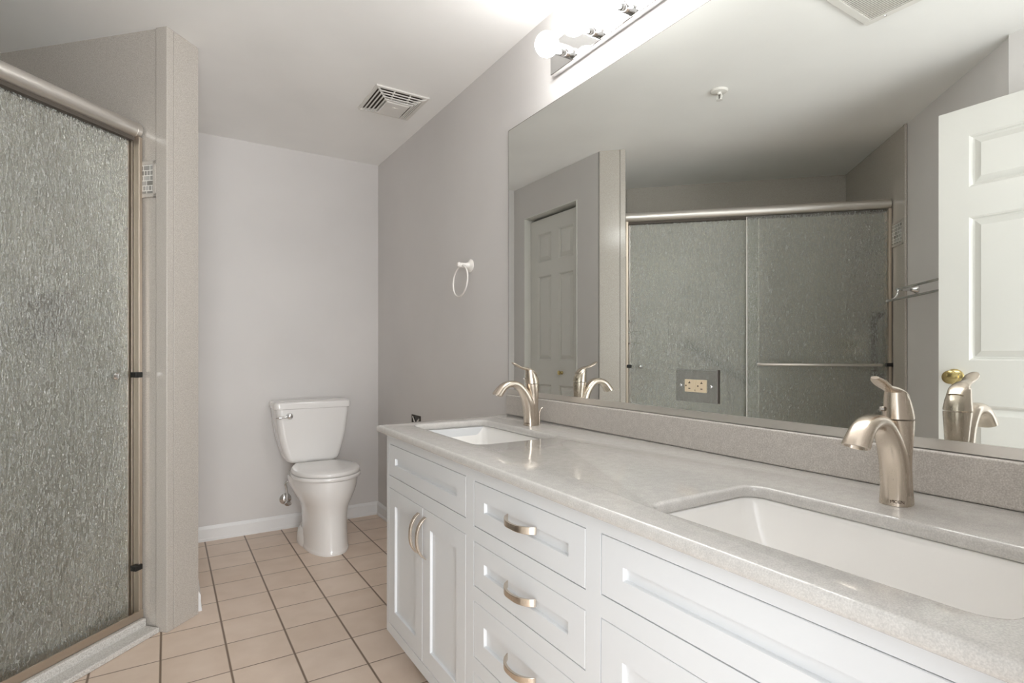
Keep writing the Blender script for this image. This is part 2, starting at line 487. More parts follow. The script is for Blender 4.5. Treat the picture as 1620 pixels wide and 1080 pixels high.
# entry door, standing open against the entry wall
ed = thing('door_2', 'white six-panel entry door standing open, seen in the mirror', 'door', (-1.60, 0.235, 0.012))
ed['kind'] = 'structure'
ew = 0.803
el = six_panel(ed, ew, 2.145, 0.035, [(0.107, 0.357), (ew - 0.357, ew - 0.107)], [(0.20, 0.897), (1.083, 1.683), (1.808, 2.024)], 'door')
knob(el, 0.745, 1.012, 'brass', 0.029, 0.062, 0.034)
bm = bmesh.new(); box(bm, -0.030, -0.005, ew - 0.001, ew + 0.0015, 0.955, 1.012)
finish('latch_plate', bm, 'dark', el, smooth=False)

# ------------------------------------------------------------------ shower
# base with curb
bm = bmesh.new()
box(bm, SN + 0.001, SE - 0.005, 2.768, TB - 0.001, 0, 0.022)
box(bm, SN + 0.001, SE - 0.005, 2.832, 2.93, 0, 0.052)
o = finish('shower_base', bm, 'curb', bevel=0.005); o.rotation_euler[2] = Q
struct(o)

fr = thing('shower_door_frame', 'satin metal sliding shower door frame with round header across the shower opening', 'shower frame', P(SN, TD, 0), (0, 0, Q))
L = SE - SN - 0.0045 - 0.0055
off = 0.0055
bm = bmesh.new()
lathe(bm, [(0.0305, off), (0.0305, off + L)], 40, (0, -0.004, 2.030), 'x')
finish('header', bm, 'satin', fr)
bm = bmesh.new(); box(bm, off, off + L, -0.010, 0.030, 1.985, 2.006)
finish('header_channel', bm, 'dark', fr, smooth=False)
for e0, e1 in ((off, off + 0.02), (off + L - 0.02, off + L)):
    bm = bmesh.new(); lathe(bm, [(0.0315, e0), (0.0315, e1)], 40, (0, -0.004, 2.030), 'x')
    finish('end_cap', bm, 'satin', fr)
for x0, x1 in ((off, off + 0.016), (off + L - 0.016, off + L)):
    bm = bmesh.new(); box(bm, x0, x1, -0.032, -0.004, 0.053, 1.999); box(bm, x0, x1, 0.002, 0.03, 0.053, 1.999)
    finish('side_jamb', bm, 'track', fr, bevel=0.0015)
bm = bmesh.new(); box(bm, off, off + L, -0.036, -0.030, 0.053, 0.085); box(bm, off, off + L, -0.036, 0.030, 0.053, 0.057); box(bm, off, off + L, 0.025, 0.030, 0.053, 0.08)
finish('bottom_track', bm, 'track', fr, bevel=0.001)
for x, z in ((off + L - 0.022, 1.038), (off + L - 0.022, 0.262), (off + 0.012, 1.055), (off + 0.012, 0.262)):
    bm = bmesh.new(); box(bm, x - 0.016, x + 0.016, -0.040, -0.012, z - 0.011, z + 0.011)
    finish('bumper', bm, 'black', fr, bevel=0.002)

def glass_panel(label, s0, s1, t):
    g = thing('sliding_glass_door', label, 'shower door', P(s0, t, 0.06), (0, 0, Q), None)
    bm = bmesh.new(); box(bm, 0, s1 - s0, -0.003, 0.003, 0, 1.935)
    finish('glass', bm, 'glass', g, smooth=False)
    for x in (0.0, s1 - s0):
        bm = bmesh.new(); box(bm, x - 0.0015, x + 0.0015, -0.0035, 0.0035, 0, 1.935)
        finish('edge_strip', bm, 'satin', g, smooth=False)
    return g
g1 = glass_panel('rain-textured glass sliding door with a long outside towel bar, nearer the towel rack', SN + 0.012, 0.200, TD - 0.010)
g2 = glass_panel('rain-textured glass sliding door with a small round knob, beside the wide stone pillar', 0.125, SE - 0.030, TD + 0.014)
bm = bmesh.new()
b0, b1 = 0.055, 0.735
ctrl = [(b0, 0, 0.994), (b0, -0.045, 0.994), (b0 + 0.012, -0.057, 0.994), (b1 - 0.012, -0.057, 0.994), (b1, -0.045, 0.994), (b1, 0, 0.994)]
sweep(bm, ctrl, 0.0085, 18)
bar = finish('towel_bar', bm, 'satin', g1, angle=50)
for x in (b0, b1):
    bm = bmesh.new(); lathe(bm, [(0.014, -0.012), (0.014, -0.003)], 24, (x, 0, 0.994), 'y'); finish('rosette', bm, 'chrome', bar)
bm = bmesh.new(); lathe(bm, [(0.006, -0.003), (0.006, -0.014), (0.013, -0.018), (0.014, -0.026), (0.009, -0.032), (0.0, -0.033)], 24, (0.735, 0, 0.975), 'y')
finish('round_knob', bm, 'chrome', g2)

# fittings inside the shower
def grab_bar(label, a, b, normal, r=0.019, stand=0.05):
    a, b, nrm = Vector(a), Vector(b), Vector(normal)
    o = thing('grab_bar', label, 'grab bar', a)
    d = (b - a); dn = d.normalized()
    bm = bmesh.new()
    ctrl = [(0, 0, 0)] + [tuple(nrm * stand * 0.75)] + [tuple(nrm * stand + dn * 0.02)] + [tuple(nrm * stand + d - dn * 0.02)] + [tuple(d + nrm * stand * 0.75)] + [tuple(d)]
    sweep(bm, smooth_path(ctrl, 5), r, 16, up=nrm)
    finish('bar', bm, 'bar', o)
    for p in (Vector((0, 0, 0)), d):
        bm = bmesh.new(); sweep(bm, [p + nrm * 0.0005, p + nrm * 0.008], 0.036, 24, up=Vector((0, 0, 1)))
        finish('flange', bm, 'chrome', o)
    return o
nb = Vector((1, -1, 0)) / R2            # back wall normal, into the shower
ns = Vector((1, 1, 0)) / R2             # near wall normal (+s)
grab_bar('slanted metal grab bar on the shower back wall behind rain glass', P(0.50, TB, 1.19), P(0.02, TB, 0.87), nb)
grab_bar('upright metal grab bar on the shower side wall behind rain glass', P(SN, 2.985, 0.98), P(SN, 2.985, 1.36), ns)
vl = thing('shower_valve', 'round white and brass-toned shower valve blurred behind the rain glass', 'shower valve', P(SN, 3.42, 1.18), (0, 0, Q))
bm = bmesh.new(); lathe(bm, [(0.085, 0.0005), (0.085, 0.006), (0.07, 0.012), (0.03, 0.016)], 36, (0, 0, 0), 'x'); finish('escutcheon', bm, 'ring', vl)
bm = bmesh.new(); lathe(bm, [(0.026, 0.012), (0.028, 0.05), (0.022, 0.06), (0, 0.061)], 28, (0, 0, 0), 'x'); finish('valve_handle', bm, 'brass', vl)
sh = thing('soap_shelf', 'small brown soap shelf with a metal rail blurred behind the rain glass', 'shelf', P(SE, 3.33, 1.19), (0, 0, Q))
bm = bmesh.new(); box(bm, -0.012, -0.0005, -0.10, 0.10, 0, 0.19); box(bm, -0.09, -0.0005, -0.10, 0.10, 0, 0.012)
box(bm, -0.07, -0.0005, -0.10, 0.10, 0.165, 0.177)
finish('shelf_body', bm, 'shelf', sh, bevel=0.003)
bm = bmesh.new(); sweep(bm, [(-0.005, -0.098, 0.09), (-0.088, -0.098, 0.09), (-0.088, 0.098, 0.09), (-0.005, 0.098, 0.09)], 0.006, 12); finish('rail', bm, 'chrome', sh)

# ------------------------------------------------------------------ vanity (the whole piece falls 6 mm per metre towards the camera)
TILT = 0.006
def VL(x, y, z): return (x, y, z + (y - 1.97) * TILT)
XF, YL, YR, ZT = -0.587, 1.920, 0.150, 0.862
vc = thing('vanity_cabinet', 'white double vanity cabinet with recessed-panel doors and curved pulls', 'cabinet', VL(0, 1.97, 0), (TILT, 0, 0))
def yy(y): return y - 1.97
bm = bmesh.new()
for q in ((XF + 0.0205, -0.006, yy(YR), yy(YR) + 0.018, 0.131, ZT - 0.0255), (XF + 0.0205, -0.006, yy(YL) - 0.018, yy(YL), 0.131, ZT - 0.0255),
          (XF + 0.0205, -0.006, yy(YR) + 0.018, yy(YL) - 0.018, 0.131, 0.149), (-0.018, -0.006, yy(YR) + 0.018, yy(YL) - 0.018, 0.149, ZT - 0.0255)): box(bm, *q)
body = finish('cabinet_body', bm, 'cabinet', vc, smooth=False)
bm = bmesh.new(); box(bm, XF + 0.08, -0.03, yy(YR) + 0.03, yy(YL) - 0.03, 0.014, 0.131)
finish('toe_kick', bm, 'cabinet', vc, smooth=False)
DIV = [1.920, 1.2835, 0.7926, 0.150]
ZB = 0.131
fronts = []   # (y0, y1, z0, z1, kind)
def zz(z): return z
bays = [(1.896, 1.304), (1.260, 0.812), (0.770, 0.178)]
rowsA = [(0.804, 0.691), (0.6495, 0.166)]
rowsB = [(0.801, 0.683), (0.645, 0.529), (0.491, 0.345), (0.307, 0.166)]
# face frame: stiles full height, rails between
bm = bmesh.new()
ztop = ZT - 0.0255
edges = [(YL, 1.896), (1.304, 1.260), (0.812, 0.770), (0.178, YR)]
for a, b in edges: box(bm, XF, XF + 0.02, yy(b), yy(a), ZB, ztop)
for (a, b), rows in zip(bays, (rowsA, rowsB, rowsA)):
    zs = [ztop] + [z for r in rows for z in r] + [ZB]
    for i in range(0, len(zs), 2): box(bm, XF, XF + 0.02, yy(b), yy(a), zs[i + 1], zs[i])
finish('face_frame', bm, 'cabinet', vc, smooth=False)

def shaker(name, y0, y1, z0, z1, py, pz):
    """front with recessed panel. y0<y1 local, py/pz = border widths"""
    g = 0.0018
    y0 += g; y1 -= g; z0 += g; z1 -= g
    bm = bmesh.new()
    def ring(i, j, x): return [(x, y0 + i, z0 + j), (x, y1 - i, z0 + j), (x, y1 - i, z1 - j), (x, y0 + i, z1 - j)]
    loft(bm, [ring(0, 0, XF + 0.0195), ring(0, 0, XF + 0.001), ring(0.001, 0.001, XF), ring(py, pz, XF), ring(py + 0.001, pz + 0.001, XF + 0.002), ring(py + 0.0015, pz + 0.0015, XF + 0.008)])
    return finish(name, bm, 'cabinet', vc, smooth=False)

def pull(parent, y, z, vertical, length=0.116):
    """flat arched pull standing off the front"""
    prof = []
    n = 14
    for i in range(n + 1):
        u = -1 + 2 * i / n
        q = u * length / 2
        xo = 0.004 + 0.026 * (1 - abs(u) ** 2.6)
        if i in (0, n): xo = 0.0
        prof.append((q, xo, 0.0062 + 0.0025 * abs(u)))
    rings = []
    for q, xo, hw in prof:
        th = 0.0035
        sec = [(-xo - th, -hw), (-xo - th, hw), (-xo + (th if xo > 0 else 0), hw), (-xo + (th if xo > 0 else 0), -hw)]
        if vertical: rings.append([(XF + a - 0.0005, y + b, z + q) for a, b in sec])
        else: rings.append([(XF + a - 0.0005, y + q, z + b) for a, b in sec])
    bm = bmesh.new(); loft(bm, rings)
    return finish('pull', bm, 'nickel', parent, bevel=0.0012)

for bi, ((a, b), rows) in enumerate(zip(bays, (rowsA, rowsB, rowsA))):
    Y0, Y1 = yy(b), yy(a)
    if bi == 1:
        for r in rows:
            d = shaker('drawer', Y0, Y1, r[1], r[0], 0.052, (r[0] - r[1] - 0.003) / 2 - 0.0135 if r[0] - r[1] < 0.125 else 0.047)
            pull(d, (Y0 + Y1) / 2 - 0.004, (r[0] + r[1]) / 2 + 0.008, False)
    else:
        r = rows[0]
        shaker('drawer_front', Y0, Y1, r[1], r[0], 0.056, (r[0] - r[1] - 0.003) / 2 - 0.0125)
        r = rows[1]; mid = (Y0 + Y1) / 2 - 0.005
        for y0, y1, sgn in ((mid, Y1, 1), (Y0, mid, -1)):
            d = shaker('door', y0, y1, r[1], r[0], 0.055, 0.055)
            pull(d, mid + sgn * 0.026, 0.562, True, 0.128)

# countertop with two undermount openings
S1 = (1.408, 1.905, -0.492, -0.195)   # y0,y1,x0,x1
S2 = (0.205, 0.700, -0.535, -0.238)
def counter():
    o = thing('countertop_tmp', '', ''); bpy.data.objects.remove(o)
    cu = bpy.data.curves.new('counter_outline', 'CURVE'); cu.dimensions = '2D'; cu.fill_mode = 'BOTH'
    B = 0.009
    def spl(pts):
        s = cu.splines.new('POLY'); s.points.add(len(pts) - 1); s.use_cyclic_u = True
        for p, q in zip(s.points, pts): p.co = (q[0], q[1], 0, 1)
    outer = [(-0.001 - B, YR - 0.02 + B - 1.97), (-0.001 - B, 2.028 - B - 1.97), (-0.59, 1.974 - B - 1.97), (-0.600, 1.968 - B - 1.97), (-0.606 + B, 1.955 - B - 1.97), (-0.622 + B, YR - 0.02 + B - 1.97)]
    spl(outer)
    for y0, y1, x0, x1 in (S1, S2):
        spl(rrect(x1 - x0 + 2 * B, y1 - y0 + 2 * B, 0.035 + B, 6, (x0 + x1) / 2, (y0 + y1) / 2 - 1.97))
    cu.extrude = 0.0035; cu.bevel_depth = B; cu.bevel_resolution = 3
    t = bpy.data.objects.new('t', cu)
    me = bpy.data.meshes.new_from_object(t); bpy.data.objects.remove(t); bpy.data.curves.remove(cu)
    me.name = 'countertop'; me.materials.clear(); me.materials.append(M['counter'])
    o = bpy.data.objects.new('countertop', me); COL.objects.link(o)
    o.location = VL(0, 1.97, ZT - 0.0125); o.rotation_euler = (TILT, 0, 0)
    for p in me.polygons: p.use_smooth = True
    b2 = bmesh.new(); b2.from_mesh(me); bmesh.ops.remove_doubles(b2, verts=b2.verts, dist=1e-5)
    bmesh.ops.recalc_face_normals(b2, faces=b2.faces)
    for e in b2.edges:
        if len(e.link_faces) == 2: e.smooth = e.calc_face_angle(0) < math.radians(30)
    b2.to_mesh(me); b2.free()
    return tag(o, 'long pale grey quartz countertop with two sink openings on the white vanity', 'countertop')
counter()

bm = bmesh.new(); box(bm, -0.0205, -0.0005, YR - 0.02 - 1.97, 2.028 - 1.97, ZT + 0.0002, 0.9475)
o = finish('backsplash', bm, 'splash', bevel=0.005, seg=3); o.location = VL(0, 1.97, 0); o.rotation_euler = (TILT, 0, 0)
tag(o, 'beige speckled stone backsplash strip between the countertop and the mirror', 'backsplash')

def basin(label, S_, dep=0.125):
    y0, y1, x0, x1 = S_
    cy, cx = (y0 + y1) / 2, (x0 + x1) / 2
    o = thing('sink_basin', label, 'sink', VL(cx, cy, ZT - 0.0252), (TILT, 0, 0), 'undermount sinks in the vanity')
    w, d = x1 - x0, y1 - y0
    bm = bmesh.new()
    rings = []
    def ring(dx, dy, r, z, ox=0): return [(a + ox, b, z) for a, b in rrect(w + dx, d + dy, r, 8)]
    outer = [(0.05, 0.05, 0.05, 0), (0.05, 0.05, 0.05, -0.012), (0.018, 0.018, 0.045, -0.014), (0.0, -0.01, 0.05, -0.10), (-0.06, -0.10, 0.05, -dep - 0.012), (-0.2, -0.35, 0.04, -dep - 0.018)]
    inner = [(-0.2, -0.36, 0.04, -dep - 0.004), (-0.10, -0.17, 0.05, -dep), (-0.055, -0.105, 0.05, -dep + 0.008), (-0.036, -0.075, 0.045, -dep + 0.026), (-0.016, -0.03, 0.038, -0.05), (0.0, 0.0, 0.035, -0.010), (0.006, 0.006, 0.035, -0.002), (0.012, 0.012, 0.038, 0)]
    loft(bm, [ring(*q) for q in (outer + inner)], closed=False)
    # join outer start with inner end
    bm.faces.ensure_lookup_table(); bm.verts.ensure_lookup_table()
    n = len(rings) or len(ring(0, 0, 0.03, 0))
    # drop the two caps and bridge first and last rings
    for f in [f for f in bm.faces if len(f.verts) > 4]: bm.faces.remove(f)
    k = len(bm.verts) - n
    vs = list(bm.verts)
    for i in range(n):
        bm.faces.new((vs[i], vs[(i + 1) % n], vs[k + (i + 1) % n], vs[k + i]))
    bowl = finish('bowl', bm, 'basin', o, angle=60)
    bm = bmesh.new(); lathe(bm, [(0.0, -dep - 0.006), (0.036, -dep - 0.005), (0.036, -dep + 0.001), (0.028, -dep + 0.002), (0.024, -dep - 0.001), (0, -dep - 0.0015)], 32)
    finish('drain', bm, 'chrome', o)
    # close the bowl floor around the drain
    bm = bmesh.new(); loft(bm, [[(a, b, -dep - 0.010) for a, b in rrect(w - 0.19, d - 0.34, 0.04, 8)], [(a, b, -dep - 0.0035) for a, b in rrect(w - 0.19, d - 0.34, 0.04, 8)]])
    finish('bowl_floor', bm, 'basin', o, smooth=False)
    return o
basin('white undermount rectangular sink at the far end of the vanity, beside the grey wall', S1)
basin('white undermount rectangular sink at the near end of the vanity, closest to the viewer', S2)

# ------------------------------------------------------------------ faucets
def faucet(label, x, y):
    """front (towards the basin) is -x"""
    o = thing('faucet', label, 'faucet', VL(x, y, ZT), (TILT, 0, 0), 'brushed nickel faucets')
    # rear column
    bm = bmesh.new()
    col = [(0.006, 0.0005, 0.025, 0.0235), (0.006, 0.004, 0.025, 0.0235), (0.007, 0.03, 0.021, 0.0215), (0.008, 0.07, 0.0185, 0.0195), (0.007, 0.11, 0.0205, 0.0215), (0.005, 0.140, 0.0245, 0.0238), (0.004, 0.152, 0.0258, 0.0245)]
    col = smooth_path(col, 5)
    loft(bm, [[(cx + ra * math.cos(2 * PI * k / 32), rb * math.sin(2 * PI * k / 32), cz) for k in range(32)] for cx, cz, ra, rb in col])
    finish('body', bm, 'nickel', o, angle=50)
    # spout: wide foot in front of the column, arching forward
    bm = bmesh.new()
    sp = [(-0.004, 0.0005, 0.0245, 0.0245), (-0.006, 0.035, 0.0225, 0.0225), (-0.014, 0.080, 0.0225, 0.020), (-0.033, 0.120, 0.0205, 0.0165), (-0.064, 0.1495, 0.0190, 0.0130), (-0.097, 0.1535, 0.0185, 0.0120), (-0.124, 0.142, 0.0195, 0.0135), (-0.147, 0.116, 0.0215, 0.0160)]
    sp = smooth_path(sp, 6)
    pts = [Vector((a, 0, b)) for a, b, c, d in sp]
    rings = []
    for i, p in enumerate(pts):
        t = (pts[min(i + 1, len(pts) - 1)] - pts[max(i - 1, 0)]).normalized()
        if i == 0: t = Vector((0, 0, 1))
        if i == len(pts) - 1: t = Vector((-0.35, 0, -0.94)).normalized()
        a = Vector((0, 1, 0)); b = a.cross(t)
        ra, rb = sp[i][2], sp[i][3]
        rings.append([p + a * ra * math.copysign(abs(math.cos(q)) ** 0.8, math.cos(q)) + b * rb * math.copysign(abs(math.sin(q)) ** 0.8, math.sin(q)) for q in [2 * PI * k / 32 for k in range(32)]])
    # lip turned slightly inward
    last = rings[-1]; c = sum(last, Vector()) / len(last)
    rings.append([c + (v - c) * 0.8 + Vector((0, 0, -0.0005)) for v in last])
    rings.append([c + (v - c) * 0.72 + Vector((0.002, 0, 0.006)) for v in last])
    loft(bm, rings)
    finish('spout', bm, 'nickel', o, angle=50)
    # cap + lever in one flowing shape
    lev = thing_child = None
    bm = bmesh.new()
    cap = [(0.003, 0.1545, 0.0270, 0.0248), (0.003, 0.158, 0.0268, 0.0246), (0.0015, 0.172, 0.0255, 0.0230), (-0.001, 0.186, 0.0235, 0.021)]
    rings = [[(cx + ra * math.cos(2 * PI * k / 32), rb * math.sin(2 * PI * k / 32), cz + (k_s := 0) ) for k in range(32)] for cx, cz, ra, rb in cap]
    # sloped top: high at the front, low at the back
    top = []
    for k in range(32):
        a = 2 * PI * k / 32
        x_ = -0.003 + 0.021 * math.cos(a); y_ = 0.019 * math.sin(a)
        top.append((x_, y_, 0.1975 - 0.55 * (x_ + 0.003)))
    rings[-1] = [(p[0], p[1], 0.186 - 0.42 * (p[0] + 0.001)) for p in rings[-1]]
    rings.append(top)
    c = (-0.004, 0, 0.2025)
    rings.append([(c[0] + (p[0] - c[0]) * 0.5, p[1] * 0.5, c[2] - 0.5 * 0.5 * (p[0] - c[0])) for p in top])
    loft(bm, rings)
    hub = finish('handle_cap', bm, 'nickel', o, angle=60)
    bm = bmesh.new()
    lv = [(0.016, 0.186, 0.014, 0.004), (0.000, 0.1985, 0.0175, 0.0055), (-0.018, 0.206, 0.0150, 0.0062), (-0.038, 0.2105, 0.0118, 0.0052), (-0.056, 0.2165, 0.0130, 0.0042), (-0.072, 0.2245, 0.0125, 0.0036), (-0.083, 0.2300, 0.0070, 0.0025)]
    lv = smooth_path(lv, 5)
    pts = [Vector((a, 0, b)) for a, b, c_, d in lv]
    sweep(bm, pts, [(q[2], q[3]) for q in lv], 24, flat=(0, 1, 0))
    finish('lever', bm, 'nickel', o, angle=60)
    bm = bmesh.new(); sweep(bm, [(-0.020, 0.0145, 0.171), (-0.0235, 0.0185, 0.171)], 0.0042, 16, up=Vector((0, 0, 1)))
    finish('set_screw', bm, 'chrome', hub)
    # lift rod behind
    bm = bmesh.new()
    rd = [(0.036, 0, 0.0005), (0.036, 0, 0.030), (0.037, 0, 0.046), (0.042, 0, 0.056), (0.049, 0, 0.061)]
    sweep(bm, smooth_path(rd, 5), 0.0032, 14, flat=(0, 1, 0)); finish('lift_rod', bm, 'nickel', o)
    tx = text_mesh('MOEN', 0.0075, 0.0002, 'maker_mark', 'slot', o)
    ang = math.radians(-62)
    tx.rotation_euler = (PI / 2, 0, ang); tx.location = (-0.005 + 0.0250 * math.sin(ang), -0.0252 * math.cos(ang), 0.009)
    return o
faucet('brushed nickel single-lever faucet behind the near sink, the large one in front', -0.140, 0.472)
faucet('brushed nickel single-lever faucet behind the far sink, beside the grey wall', -0.122, 1.676)

# ------------------------------------------------------------------ mirror
mr = thing('mirror', 'large frameless wall mirror above the double vanity, sitting in a metal channel', 'mirror', (0, 2.022, 0.960))
bm = bmesh.new()
q = [(-0.007, 0.0, 0.0075), (-0.007, -1.90, -0.0035), (-0.007, -1.90, 1.126), (-0.007, 0.0, 1.124)]
loft(bm, [[(-0.001, y, z) for _, y, z in q], q])
finish('mirror_glass', bm, 'mirror', mr, smooth=False)
bm = bmesh.new()
def chan(x0, x1, za, zb): loft(bm, [[(x0, 0, za + 0.0), (x1, 0, za), (x1, 0, zb), (x0, 0, zb)], [(x0, -1.90, za - 0.011), (x1, -1.90, za - 0.011), (x1, -1.90, zb - 0.011), (x0, -1.90, zb - 0.011)]])
chan(-0.0105, -0.0008, -0.0105, 0.0065); chan(-0.0104, -0.0078, 0.0066, 0.0095)
finish('channel', bm, 'satin', mr, smooth=False)
bm = bmesh.new(); box(bm, -0.0072, -0.0008, 0.0, 0.0014, 0.008, 1.124); box(bm, -0.0072, -0.0008, -1.9, 0.0014, 1.1245, 1.126)
finish('dark_edge', bm, 'dark', mr, smooth=False)

# outlet set in the mirror
ot = thing('electrical_outlet', 'almond double outlet in a mirrored plate fixed on the large mirror', 'outlet', (-0.0075, 1.0225, 1.034))
bm = bmesh.new()
def pr(i, x): return [(x, -0.0705 + i, -0.0455 + i), (x, 0.0705 - i, -0.0455 + i), (x, 0.0705 - i, 0.0455 - i), (x, -0.0705 + i, 0.0455 - i)]
box(bm, -0.0044, 0, -0.0700, 0.0700, -0.0450, 0.0450)
finish('plate_edge', bm, 'dark', ot, smooth=False)
bm = bmesh.new()
loft(bm, [pr(0, -0.0045), pr(0.0008, -0.006)])
finish('mirrored_plate', bm, 'mirrorplate', ot, smooth=False)
bm = bmesh.new()
box(bm, -0.0085, -0.006, -0.0005, 0.037, -0.0175, 0.0175); box(bm, -0.0085, -0.006, -0.037, -0.0012, -0.0175, 0.0175)
rc = finish('receptacle', bm, 'beige', ot, bevel=0.0012)
bm = bmesh.new()
for c in (0.020, -0.025 + 0.004):
    box(bm, -0.0088, -0.008, c - 0.0035, c + 0.0035, 0.0068, 0.0092)
    box(bm, -0.0088, -0.008, c - 0.0009, c + 0.0009, 0.0068, 0.0125)
    box(bm, -0.0088, -0.008, c - 0.0035, c + 0.0035, -0.0088, -0.0064)
    lathe(bm, [(0.0023, -0.0088), (0.0023, -0.008)], 14, (0, c + 0.012, 0.0), 'x')
box(bm, -0.0088, -0.008, 0.0005, 0.002, -0.014, -0.010)
finish('slots', bm, 'slot', rc, smooth=False)
for y in (0.0525, -0.0505):
    bm = bmesh.new(); lathe(bm, [(0.0042, -0.0055), (0.0042, -0.0068), (0.0025, -0.0082), (0, -0.0084)], 18, (0, y, 0), 'x'); finish('screw', bm, 'chrome', ot)

# ------------------------------------------------------------------ vanity light
lt = thing('vanity_light', 'chrome strip vanity light with round glowing globe bulbs above the mirror', 'light fixture', (0, 1.690, 2.236))
LL = 1.27
bm = bmesh.new(); box(bm, -0.026, -0.0006, -LL, 0, -0.059, 0.059)
finish('back_plate', bm, 'chrome', lt, bevel=0.003)
bx = 0
sock0 = None
for i in range(8):
    y = -0.103 - i * 0.1535
    if sock0 is None:
        bm = bmesh.new()
        lathe(bm, [(0.021, -0.0265), (0.021, -0.048), (0.0205, -0.049), (0.0205, -0.051), (0.021, -0.052), (0.021, -0.070), (0.019, -0.071), (0.017, -0.065)], 32, (0, 0, 0), 'x')
        sock0 = finish('socket', bm, 'chrome', lt, angle=50)
        bm = bmesh.new()
        pf = [(0.0135, -0.066), (0.0145, -0.074), (0.019, -0.080)]
        for k in range(2, 19):
            a = PI * (1 - k / 18.0) ; pf.append((0.0425 * math.sin(a) if k < 18 else 0.0, -0.117 - 0.0425 * -math.cos(a) * -1))
        # keep profile going outward from the socket
        pf = [(0.0135, -0.066), (0.0145, -0.073)] + [(0.0425 * math.sin(math.radians(a)), -0.116 + 0.0425 * math.cos(math.radians(a))) for a in range(24, 181, 12)]
        lathe(bm, pf, 32, (0, 0, 0), 'x')
        bulb0 = finish('bulb', bm, 'bulb', sock0)
        sock0.location = (0, y, -0.015)
    else:
        c = copy_tree(sock0, lt); c.location = (0, y, -0.015)

# ------------------------------------------------------------------ toilet
tl = thing('toilet', 'white two-piece toilet with closed lid against the grey back wall', 'toilet', (-0.475, YB, 0))
# local: front is -y, wall at y=0
def egg(cx, a, yf, yb, z, n=40, pw=2.25):
    yc = yb - (yb - yf) * 0.42 if yb - yf > 0.3 else (yf + yb) / 2
    out = []
    for k in range(n):
        q = 2 * PI * k / n; c, s = math.cos(q), math.sin(q)
        x = a * math.copysign(abs(c) ** (2 / pw), c)
        ly = (yb - yc) if s > 0 else (yc - yf)
        out.append((cx + x, yc + ly * math.copysign(abs(s) ** (2 / pw), s), z))
    return out
bm = bmesh.new()
bowl = [(0.0, 0.122, -0.668, -0.215), (0.012, 0.1225, -0.669, -0.213), (0.03, 0.119, -0.664, -0.215), (0.10, 0.116, -0.655, -0.22), (0.17, 0.116, -0.650, -0.22), (0.215, 0.120, -0.650, -0.22), (0.255, 0.132, -0.656, -0.20), (0.295, 0.153, -0.668, -0.17), (0.34, 0.175, -0.677, -0.14), (0.38, 0.186, -0.680, -0.12), (0.412, 0.188, -0.680, -0.12)]
bowl = smooth_path(bowl, 4)
loft(bm, [egg(0.008, a, yf, yb, z + 0.0005) for z, a, yf, yb in bowl])
finish('bowl', bm, 'porcelain', tl, angle=60)
def lid_outline(a, yf, yb, ab, d=0.0, n=28):
    """front half ellipse, sides drawn in to a straight back edge"""
    yc = yf + (yb - yf) * 0.52
    a += d; ab += d; yf -= d; yb += d
    out = [(0.008 - a * math.cos(PI * k / n), yc - (yc - yf) * math.sin(PI * k / n) ** 0.95) for k in range(n + 1)]
    m = 8
    side = []
    for k in range(1, m + 1):
        t = k / m; y = yc + (yb - yc) * t
        side.append((a + (ab - a) * (t ** 1.9), y))
    return out + [(0.008 + x, y) for x, y in side] + [(0.008 - x, y) for x, y in side[::-1]]
def slab_lid(name, z0, z1, a, yf, yb, ab, bev, crown):
    bm = bmesh.new()
    loft(bm, [[(x, y, z) for x, y in lid_outline(a, yf, yb, ab, d)] for d, z in ((-0.002, z0), (0, z0 + 0.003), (0, z1 - bev), (-bev * 0.35, z1 - bev * 0.3), (-bev, z1), (-0.06, z1 + crown))])
    return finish(name, bm, 'porcelain', tl, angle=50)
slab_lid('seat', 0.415, 0.436, 0.191, -0.686, -0.262, 0.150, 0.006, 0.0)
slab_lid('seat_lid', 0.4395, 0.462, 0.189, -0.684, -0.247, 0.128, 0.009, 0.004)
for x in (-0.07, 0.085):
    bm = bmesh.new(); box(bm, x - 0.018, x + 0.018, -0.262, -0.228, 0.412, 0.455); finish('hinge', bm, 'porcelain', tl, bevel=0.005)
# low foot flaring out behind the pedestal
bm = bmesh.new()
ft = smooth_path([(0.0005, 0.134, -0.52, -0.19), (0.02, 0.1345, -0.52, -0.19), (0.06, 0.130, -0.505, -0.195), (0.10, 0.118, -0.48, -0.2)], 4)
loft(bm, [egg(0.008, a, yf, yb, z) for z, a, yf, yb in ft])
finish('foot', bm, 'porcelain', tl, angle=60)
# tank: tapered front with curved shoulders
bm = bmesh.new()
tk = [(0.455, 0.132, 0.100), (0.462, 0.146, 0.106), (0.480, 0.160, 0.110), (0.55, 0.181, 0.112), (0.62, 0.198, 0.114), (0.70, 0.210, 0.116), (0.785, 0.217, 0.118)]
tk = smooth_path(tk, 4)
yc = -0.128
loft(bm, [[(x - 0.012, y, z) for x, y in rrect(2 * a, 2 * d, 0.035, 6, 0, yc)] for z, a, d in tk])
